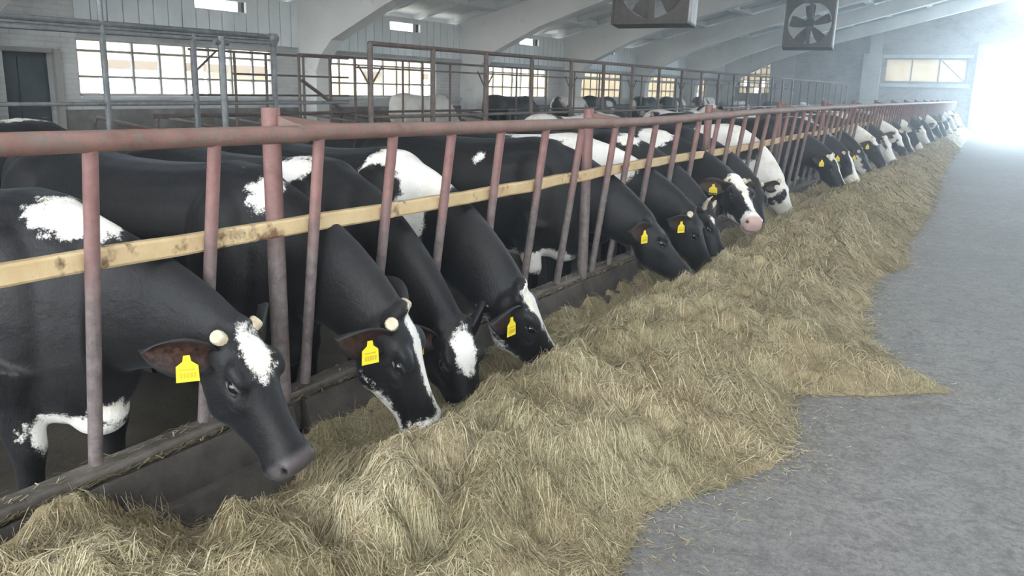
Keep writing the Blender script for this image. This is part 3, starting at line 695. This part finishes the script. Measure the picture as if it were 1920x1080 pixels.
FEED = 'cows feeding through the fence'; REST = 'cows in the pens behind the feed row'
def cow(label, loc, head=0.0, sc=.97, voxel=.03, poll=None, nose=None, right=None, patches=(), seed=None, white=None, pink=0.0, horns='stub', tags='r', ears=(0, 0), group=FEED, detail=True, pose='feed', z=PEN, hs=1.0, eartilt=0.0):
    rzr = math.radians(head); root = tag(empty('cow', (loc[0], loc[1], z), rzr), label, 'cow', group); root.scale = (sc, sc, sc)
    inv = (Matrix.Translation(root.location) @ Matrix.Rotation(rzr, 4, 'Z') @ Matrix.Scale(sc, 4)).inverted()
    if poll is not None:
        P = inv @ Vector(poll); Q = inv @ Vector(nose); rr = (inv.to_3x3() @ Vector(right or (0, -1, 0)))
    elif pose == 'feed':
        P = Vector((.80, 0, .70)); Q = Vector((1.08, 0, .30)); rr = Vector((0, -1, 0))
    else:
        P = Vector((.78, 0, 1.42)); Q = Vector((1.20, 0, 1.22)); rr = Vector((0, -1, 0))
    a, r, n = head_frame(P, Q, rr)
    me = body_mesh(P, a, r, n, hs, voxel); paint(me, P, a, r, n, hs, patches, seed or 0, white, voxel < .018, pink)
    me.materials.clear(); me.materials.append(M['coat'])
    link('body', me, None, root)
    def H(s, l, q): return P + a*s*hs + r*l*hs + n*q*hs
    def put(name, mesh, pos, X, Y, Z, k=1.0, parent=root):
        o = link(name, mesh, None, parent); o.matrix_basis = Matrix.LocRotScale(pos, Matrix((X, Y, Z)).transposed().to_quaternion(), Vector((k, k, k))); return o
    for sd in (-1, 1):
        out = (r*sd*.90 - a*(.38+ears[0]) - n*(.20-ears[1])).normalized()
        face = (a*.75 + n*.65 + r*sd*.1); face = (face-out*out.dot(face)).normalized(); ev = face.cross(out)
        e = put('ear', EAR, H(.040, sd*.092, -.055), out, ev, face, hs*1.12)
        if detail and ((sd == 1 and 'r' in tags) or (sd == -1 and 'l' in tags)):
            hang = Vector((0, 0, 1)); tn = face*.9+r*sd*.3; tn = (tn-hang*hang.dot(tn)).normalized(); tx = tn.cross(hang) if True else None
            t = put('ear_tag', TAGM, e.matrix_basis @ Vector((.085, 0, .012)) + tn*.012, tx, -tn if tx.cross(-tn).dot(hang) > 0 else tn, hang, hs/sc*.95)
            link('tag_print', TAGI, None, t)
    if detail:
        for sd in (-1, 1):
            put('eye', EYE, H(.168, sd*.100, -.030), a, r*sd, n if sd > 0 else -n, hs)
            put('eyelid', LID, H(.168, sd*.110, -.030), (a*.96-n*.25*0).normalized(), r*sd, a.cross(r*sd).normalized()*(1 if a.cross(r*sd).dot(n) > 0 else -1) if False else a.cross(r*sd), hs)
            if voxel >= .018: put('nostril', NOST, H(.517, sd*.066, -.050), a, r*sd, a.cross(r*sd), hs)
            if horns:
                hd = (r*sd*.72 + n*.45 - a*.35).normalized(); hx = hd.orthogonal().normalized(); hx = (a-hd*hd.dot(a)).normalized()
                put('horn_stub' if horns == 'stub' else 'horn', HORN if horns == 'stub' else HORNP, H(-.005, sd*.092, .006), hx, hd.cross(hx), hd, hs)
        for px, py in ((.10, .175), (.10, -.175), (-1.27, .17), (-1.27, -.17)):
            link('hoof', HOOF, None, root, (px, py, 0))
        link('tail', TAIL, None, root)
    return root
R_ = (-.24, -.97, -.08)
cow('nearest black cow with square white forehead patch and white shoulder patch', (-.64, 1.66), 3, .93, .0125, (0.124, 1.824, 0.722), (0.389, 1.864, 0.298), (0.061, -0.997, -0.055),
    [('b', (.34, -.08, 1.31), (.21, .22, .105)), ('h', (.10, -.008, .03), (.10, .062, .06)), ('b', (.17, -.06, .49), (.22, .16, .08)), ('b', (.36, -.05, .57), (.05, .1, .04))], hs=1.0)
cow('black cow with white stripe down the face and white jaw, second from the left', (-.62, 2.53), 0, .96, .0125, (0.219, 2.54, 0.632), (0.338, 2.69, 0.135), (0.34, -0.91, -0.2),
    [('h', (.20, -.012, .04), (.28, .040, .07)), ('h', (.50, 0, -.06), (.075, .12, .12)), ('h', (.36, 0, -.18), (.22, .10, .055)), ('b', (.27, -.16, 1.29), (.080, .16, .12)), ('b', (.16, -.15, 1.38), (.12, .1, .05))], hs=1.06)
cow('black cow with white forehead blotch, head tucked behind the white-jawed cow', (-.70, 3.10), -3, .95, .014, (0.12, 3.09, 0.45), (0.30, 3.06, 0.0), (-0.35, -0.93, 0),
    [('h', (.13, 0, .03), (.12, .06, .08)), ('b', (-.02, -.2, 1.30), (.12, .2, .07)), ('b', (-.1, -.27, 1.12), (.06, .1, .14))], hs=1.02, horns=None)
cow('black cow with white forehead, white jaw line and yellow tag, orange inside ear', (-.72, 3.66), -8, .96, .0125, (0.21, 3.515, 0.545), (0.333, 3.80, 0.118), (0.5, -0.78, -0.33),
    [('h', (.08, .005, .035), (.17, .075, .08)), ('h', (.33, -.02, .02), (.16, .040, .05)), ('h', (.30, 0, -.205), (.28, .1, .036)), ('b', (.26, -.08, 1.22), (.27, .30, .20)), ('b', (.12, -.22, 1.12), (.17, .16, .17), -1), ('b', (.34, -.1, 1.02), (.10, .2, .16))], hs=1.08, horns=None)
cow('all-black cow with muzzle down, right of the white-foreheaded cow with orange ear', (-.66, 5.27), 2, .96, .016, (0.123, 5.457, 0.647), (0.45, 5.633, 0.25), (0.427, -0.903, -0.05),
    [('b', (.1, -.12, .47), (.30, .2, .09)), ('b', (-.35, -.3, 1.20), (.05, .1, .05))], horns=None, hs=1.03)
cow('cow with large white patch over shoulder and back behind the fence post', (-.74, 5.98), 2, .96, .02, (.18, 6.22, .62), (.36, 6.34, .18), (.1, -1, 0),
    [('b', (.26, -.1, 1.15), (.34, .35, .22)), ('b', (-.2, -.1, 1.38), (.45, .3, .10)), ('b', (.0, -.25, .95), (.2, .12, .18), -1)])
cow('dark cow with yellow tag feeding just left of the pink-muzzled cow', (-.68, 6.62), 0, .96, .02, (.17, 6.66, .60), (.40, 6.62, .16), None,
    [('h', (.12, .06, 0), (.05, .03, .06)), ('b', (.2, -.1, 1.3), (.10, .2, .06))], horns='point')
cow('cow with raised head, white blaze and pink muzzle, tag in dark ear', (-.62, 7.36), -6, .96, .016, (0.224, 7.223, 0.775), (0.546, 6.87, 0.49), (-0.68, -0.72, 0.1),
    [('h', (.05, 0, .04), (.12, .075, .08)), ('h', (.25, -.01, .02), (.25, .035, .06)), ('h', (.48, 0, -.06), (.09, .12, .12)), ('h', (.33, 0, -.19), (.14, .1, .04)), ('b', (.1, -.1, 1.3), (.16, .3, .12))], pink=.9, hs=1.04)
cow('dark cow head half hidden behind the pink-muzzled cow', (-.62, 8.12), -2, .96, .022, (.18, 8.08, .68), (.38, 7.86, .26), (-.4, -.9, 0), [('h', (.12, .1, -.05), (.03, .03, .03))])
cow('mostly white pinto cow, white neck behind slanted bars', (-.50, 9.35), 6, .96, .022, (.10, 9.5, .60), (.30, 9.6, .17), None,
    [('b', (.2, 0, 1.0), (.65, .5, .55)), ('b', (.3, -.2, 1.05), (.14, .2, .1), -1), ('h', (.25, 0, -.1), (.35, .1, .2))], tags='')
cow('dark cow with thin white blaze along the nose, first beyond the bar cluster', (-.60, 11.55), -3, .98, .022, (.24, 11.62, .74), (.52, 11.60, .30), (-.2, -1, 0), [('h', (.25, -.02, .02), (.27, .03, .05)), ('h', (.02, .04, .02), (.05, .05, .04))])
FAR = [
 (12.95, 'brown-black cow with broad white band over cheek and muzzle', [('h', (.30, .0, .0), (.30, .05, .12)), ('h', (.42, 0, -.1), (.12, .12, .15))], -.35, 1.5),
 (14.3, 'cow with white cheek and dark eye patch further down the row', [('h', (.12, .1, -.10), (.12, .1, .08)), ('h', (.36, .1, -.12), (.2, .1, .06))], -.30, 2.5),
 (15.7, 'dark cow with white poll and slim dark muzzle in the far row', [('h', (.02, 0, 0), (.10, .1, .1)), ('b', (.5, 0, 1.0), (.3, .2, .2))], -.45, 3.5),
 (17.3, 'white-faced cow with one dark stripe by the eye', [('h', (.25, 0, -.08), (.4, .2, .25)), ('h', (.15, .1, -.04), (.12, .05, .03), -1)], .0, 4.5),
 (19.0, 'cow with pale cream neck and head lifted in the hazy row', [('h', (.1, 0, 0), (.25, .12, .2)), ('b', (.6, 0, 1.0), (.35, .3, .3))], -.1, 5.5),
 (20.8, 'dark cow with white pointed blaze in the hazy row', [('h', (.25, 0, .02), (.28, .05, .06))], -.5, 6.5),
 (22.8, 'cow with small white muzzle spot in the hazy row', [('h', (.42, 0, -.05), (.12, .12, .12))], -.4, 7.5),
 (24.8, 'pale-headed cow with dark neck in the hazy row', [('h', (.25, 0, -.08), (.4, .2, .25))], -.5, 8.5),
 (27.2, 'dark cow in shadow below the far rail', [], -.6, 9.5),
 (29.5, 'black cow with white neck splash near the far gate', [('b', (.6, 0, .9), (.25, .3, .25))], -.5, 10.5),
 (32.0, 'black-faced cow in the far third of the row', [], -.55, 11.5),
 (34.6, 'white-nosed black cow near the end of the row', [('h', (.40, 0, -.05), (.2, .1, .15))], -.5, 12.5),
 (37.4, 'pale cow with long white face near the gate glare', [('h', (.25, 0, -.08), (.4, .2, .25))], .1, 13.5),
 (40.0, 'white-headed cow beside the last fence post', [('h', (.25, 0, -.08), (.4, .2, .25)), ('b', (.6, 0, .9), (.3, .3, .3))], .1, 14.5),
 (42.6, 'last pale cow of the row, next to the bright gate', [('h', (.25, 0, -.08), (.4, .2, .25))], .2, 15.5)]
for i, (yy, lab, pt, wh, sd) in enumerate(FAR):
    dz = [.05, .02, .12, .1, .16, .06, .05, .1, 0, .1, .05, .05, .1, .15, .1][i]
    cow(lab, (-.55, yy-.05), [2, -4, 3, -5, 0, 5, -3, 2, 0, 4, -4, 0, 3, -2, 2][i], .97, .026 if yy < 20 else .034, (.22, yy, .66+dz), (.50, yy+[-.06, .08, .05, -.1, .02][i % 5], .24+dz), (-.2, -1, 0), pt, sd, wh, tags='' if yy > 16 else 'r', detail=yy < 20)
BACK = [
 # x, y, heading, z, sc, white, seed, pose, label, patches
 (-3.0, 3.05, 92, PEN, 1.02, None, 0, 'feed', 'dark cow with ragged white line along the spine, behind the nearest cow', [('b', (-.4, 0, 1.40), (1.2, .14, .07))]),
 (-3.6, 7.2, 70, PEN, .90, None, 0, 'feed', 'dark cow with curved white tail line behind the second fence post', [('b', (-1.6, 0, 1.25), (.06, .06, .12))]),
 (-2.75, 10.6, 88, PEN, .97, .45, 3.3, 'feed', 'cow showing a long white back above the top rail', []),
 (-3.5, 13.4, 95, PEN, .95, -.2, 9.1, 'feed', 'black cow with one white saddle spot behind the feed row', []),
 (-2.8, 15.2, 80, PEN, .97, .05, 14.2, 'up', 'cow with pale raised neck in the middle aisle', [('b', (.5, 0, 1.2), (.35, .3, .3))]),
 (-3.4, 18.4, 92, PEN, .97, .35, 17.7, 'feed', 'brownish pinto cow standing in the middle aisle', []),
 (-2.9, 21.9, 88, PEN, .97, .0, 21.4, 'feed', 'cow with mixed patches deep in the middle aisle', []),
 (-3.2, 25.4, 90, PEN, .97, .3, 25.2, 'feed', 'pale cow deep in the middle aisle', []),
 (-8.2, 14.9, 92, .02, .98, .62, 4.4, 'feed', 'cream speckled cow standing in the stall under the bright window', []),
 (-8.2, 18.6, 84, .02, .97, -.6, 6.1, 'feed', 'black cow standing in the stall in front of a bright window gap', []),
 (-8.0, 21.2, 95, .02, .97, .15, 8.8, 'feed', 'pinto cow in the stalls beside the black one', []),
 (-8.35, 24.0, 88, .02, .97, -.5, 12.1, 'feed', 'black cow with a thin white flank mark in the stalls', []),
 (-8.1, 26.9, 94, .02, .97, -.45, 15.0, 'feed', 'dark cow before the fourth window of the left wall', []),
 (-8.2, 29.9, 90, .02, .97, -.2, 18.6, 'feed', 'dark patched cow before the shaded windows', []),
 (-8.0, 33.0, 88, .02, .98, .6, 19.9, 'feed', 'grey speckled cow, left one of the far pair', []),
 (-7.6, 36.4, 92, PEN, .98, .62, 23.3, 'feed', 'grey speckled cow, right one of the far pair', []),
 (-7.0, 39.3, 90, PEN, .97, -.55, 26.5, 'feed', 'black cow below the grid window of the end wall', []),
 (-5.7, 39.6, 95, PEN, .97, -.3, 29.0, 'feed', 'dark cow before the far brick wall', []),
 (-3.3, 42.2, 92, PEN, .97, .5, 31.0, 'feed', 'pale cow before the far brick wall', []),
]
for (x, y, hd, zz, sc, wh, sd, pose, lab, pt) in BACK:
    cow(lab, (x, y), hd, sc, .03 if y < 16 else .036, None, None, None, pt, sd, wh, horns=None, tags='', group=REST, detail=False, pose=pose, z=zz)

# ------------------------------------------------------------------ pen railings
def railing(name, label, X, posts, rails, mat, post_r=.03, z0=PEN, ztop=None, extra=None):
    root = tag(empty(name, (X, posts[0], z0)), label, 'railing'); root_inv = Matrix.Translation((-X, -posts[0], -z0))
    def A(o): o.matrix_parent_inverse = root_inv; return o
    for p in posts: A(MB().tube([(X, p, z0), (X, p, ztop)], post_r, 8).build('post', mat, root, True))
    for (za, zb, a, b, r) in rails: A(MB().tube([(X, a, za), (X, b, zb)], r, 8).build('rail', mat, root, True))
    if extra: extra(A, root)
    return root
pA = [8.17, 9.46, 10.79, 12.18, 13.6, 14.97, 16.39, 17.91] + [19.4+1.45*k for k in range(17)]
def exA(A, root):
    for p in pA[0:20:2]:
        A(MB().tube([(-4.5, p+.02, 1.5), (-4.5, p+.22, 1.72)], .012, 6).build('brace', 'pen_rust', root, True))
        A(MB().tube([(-4.5, p-.02, 1.5), (-4.5, p-.22, 1.72)], .012, 6).build('brace', 'pen_rust', root, True))
railing('pen_railing', 'tall brown pen railing with long top rail down the middle of the barn', -4.5, pA, [(1.98, 2.06, 8.15, 43.5, .028), (1.12, 1.12, 8.15, 43.5, .022), (.75, .75, 8.15, 43.5, .022)], 'pen_rust', .034, PEN, 1.99, exA)
pB = [9.9, 10.6, 11.2, 12.5, 13.1, 14.0, 15.4, 16.6, 18, 19.5, 21, 22.4, 24, 25.5, 27, 28.6, 30, 31.5, 33, 34.5, 36, 37.6, 39, 40.5, 42]
railing('stall_railing', 'thin brown stall railing with double top rail near the left wall windows', -7.3, pB, [(1.93, 1.96, 9.9, 43, .02), (1.78, 1.78, 11.2, 43, .016), (1.05, 1.05, 8, 43, .02)], 'pen_rust', .022, PEN, 1.94)
def exC(A, root):
    A(MB().tube([(-6, 8.1, 1.94), (-6, 8.1, 2.02), (-6, 8.1, 2.06), (-6, 8.1, 2.10)], [.035, .075, .08, .05], 10).build('funnel_cap', 'pen_steel', root, True))
    A(MB().tube([(-6, 5.72, 1.9), (-6, 5.72, 3.9)], .028, 8).build('roof_strut', 'pen_steel', root, True))
railing('pipe_gantry', 'grey double pipe gantry on posts at the left, capped end post', -6.0, [4.3, 5.72, 6.86, 8.1], [(2.04, 2.06, 3.4, 8.1, .03), (1.95, 1.985, 3.4, 8.1, .026), (2.0, 2.02, 3.4, 8.1, .014), (1.245, 1.25, 3.4, 9.5, .022)], 'pen_steel', .033, PEN, 2.02, exC)
railing('pen_post', 'thick pale steel post standing before the big left window', -5.7, [7.0], [(1.93, 1.93, 6.9, 7.1, .03)], 'pen_steel', .04, PEN, 2.0)
def exD(A, root):
    A(MB().tube([(-8.3, 8.78, 1.62), (-8.3, 9.2, 1.94)], .016, 6).build('brace', 'pen_rust', root, True))
    A(MB().tube([(-8.3, 11.0, 1.55), (-8.3, 12.0, 1.05)], .03, 6).build('brace', 'pen_rust', root, True))
railing('handling_gate', 'dark tubular handling pen in front of the big left window', -8.3, [8.75, 9.55, 10.2, 11.05, 11.7], [(1.95, 1.95, 8.7, 12.2, .018), (1.62, 1.62, 9.5, 12.2, .016), (1.3, 1.3, 8.7, 12.2, .016), (1.0, 1.0, 8.0, 12.2, .03)], 'pen_rust', .022, PEN, 1.96, exD)
div = MB().tube([(-.9, 0, .04), (-.9, 0, .82), (-.82, 0, .92), (.7, 0, .78), (.82, 0, .68), (.82, 0, .5), (.7, 0, .42), (-.9, 0, .36)], .026, 8).mesh('divider_loop', True)
for k in range(11):
    o = tag(link('stall_divider', div, 'pen_rust'), 'low looped steel stall divider %s' % ['beside the dark doorway', 'right of the doorway, under the big window', 'third along under the big window', 'under the middle of the big window', 'under the right of the big window', 'beneath the window corner', 'at the first white frame foot', 'past the first white frame', 'left of the speckled cow', 'behind the speckled cow', 'right of the speckled cow'][k], 'divider', 'stall dividers along the left wall')
    o.location = (-9.0, 8.2+1.12*k, .0); o.rotation_euler = (0, 0, 0)

# ------------------------------------------------------------------ ventilation fans
def fan(label, loc, rzd, tilt):
    root = tag(empty('ventilation_fan', loc, math.radians(rzd)), label, 'fan'); root.rotation_euler = (math.radians(tilt), 0, math.radians(rzd))
    h = .58; d = .17
    m = MB(); N = 32
    for k in range(4):
        s = [(-h, -h, h, -h), (h, -h, h, h), (h, h, -h, h), (-h, h, -h, -h)][k]
        x0, z0, x1, z1 = s
        nx, nz = (0, .03) if k == 0 else (-.03, 0) if k == 1 else (0, -.03) if k == 2 else (.03, 0)
        MB().box(min(x0, x1, x0+nx), max(x0, x1, x0+nx), -d, d, min(z0, z1, z0+nz), max(z0, z1, z0+nz)).build('side_panel', 'fan_edge' if k == 1 else 'fan_dark', root)
    R0 = .50
    for yy in (-.15, -.13):
        pass
    for k in range(N):
        a0, a1 = 2*math.pi*k/N, 2*math.pi*(k+1)/N
        def sq(a): c, s_ = math.cos(a), math.sin(a); q = h/max(abs(c), abs(s_)); return (c*q, s_*q)
        p = [(R0*math.cos(a0), R0*math.sin(a0)), sq(a0), sq(a1), (R0*math.cos(a1), R0*math.sin(a1))]
        m.prism(p, -.15, -.12)
    m.build('front_plate', 'fan_dark', root)
    MB().box(-.045, .045, -.12, -.06, -h, h).build('support_bar', 'fan_dark', root)
    MB().tube([(0, -.16, .03), (0, -.10, .03), (0, .06, .03), (0, .10, .03)], [.08, .11, .11, .06], 14).build('motor', 'motor', root, True)
    hub = MB().tube([(0, .06, 0), (0, .13, 0)], .09, 14).build('hub', 'fan_dark', root, True)
    for k in range(5):
        a = 2*math.pi*k/5+.4; ca, sa = math.cos(a), math.sin(a)
        rings = []
        for rr, w, tw in ((.07, .05, .6), (.22, .10, .5), (.38, .13, .4), (.48, .12, .32)):
            cx, cz = ca*rr, sa*rr; tx, tz = -sa, ca
            rings.append([Vector((cx+tx*w*q*math.cos(tw)*1, .09+w*q*math.sin(tw)+th, cz+tz*w*q*math.cos(tw))) for q, th in ((-1, -.004), (1, -.004), (1, .004), (-1, .004))])
        MB().loft(rings).build('blade', 'fan_dark', hub, False)
    for sx in (-.5, .5):
        MB().tube([(sx, 0, h), (sx, .05, h+1.6)], .012, 6).build('hanger', 'pen_steel', root, True)
    return root
fan('square dusty box fan hanging from the roof, nearer and larger one', (-2.42, 12.0, 2.99), 3, -6)
fan('square dusty box fan hanging further down, turned beside the rafter', (-2.28, 22.0, 3.16), 6, -10)
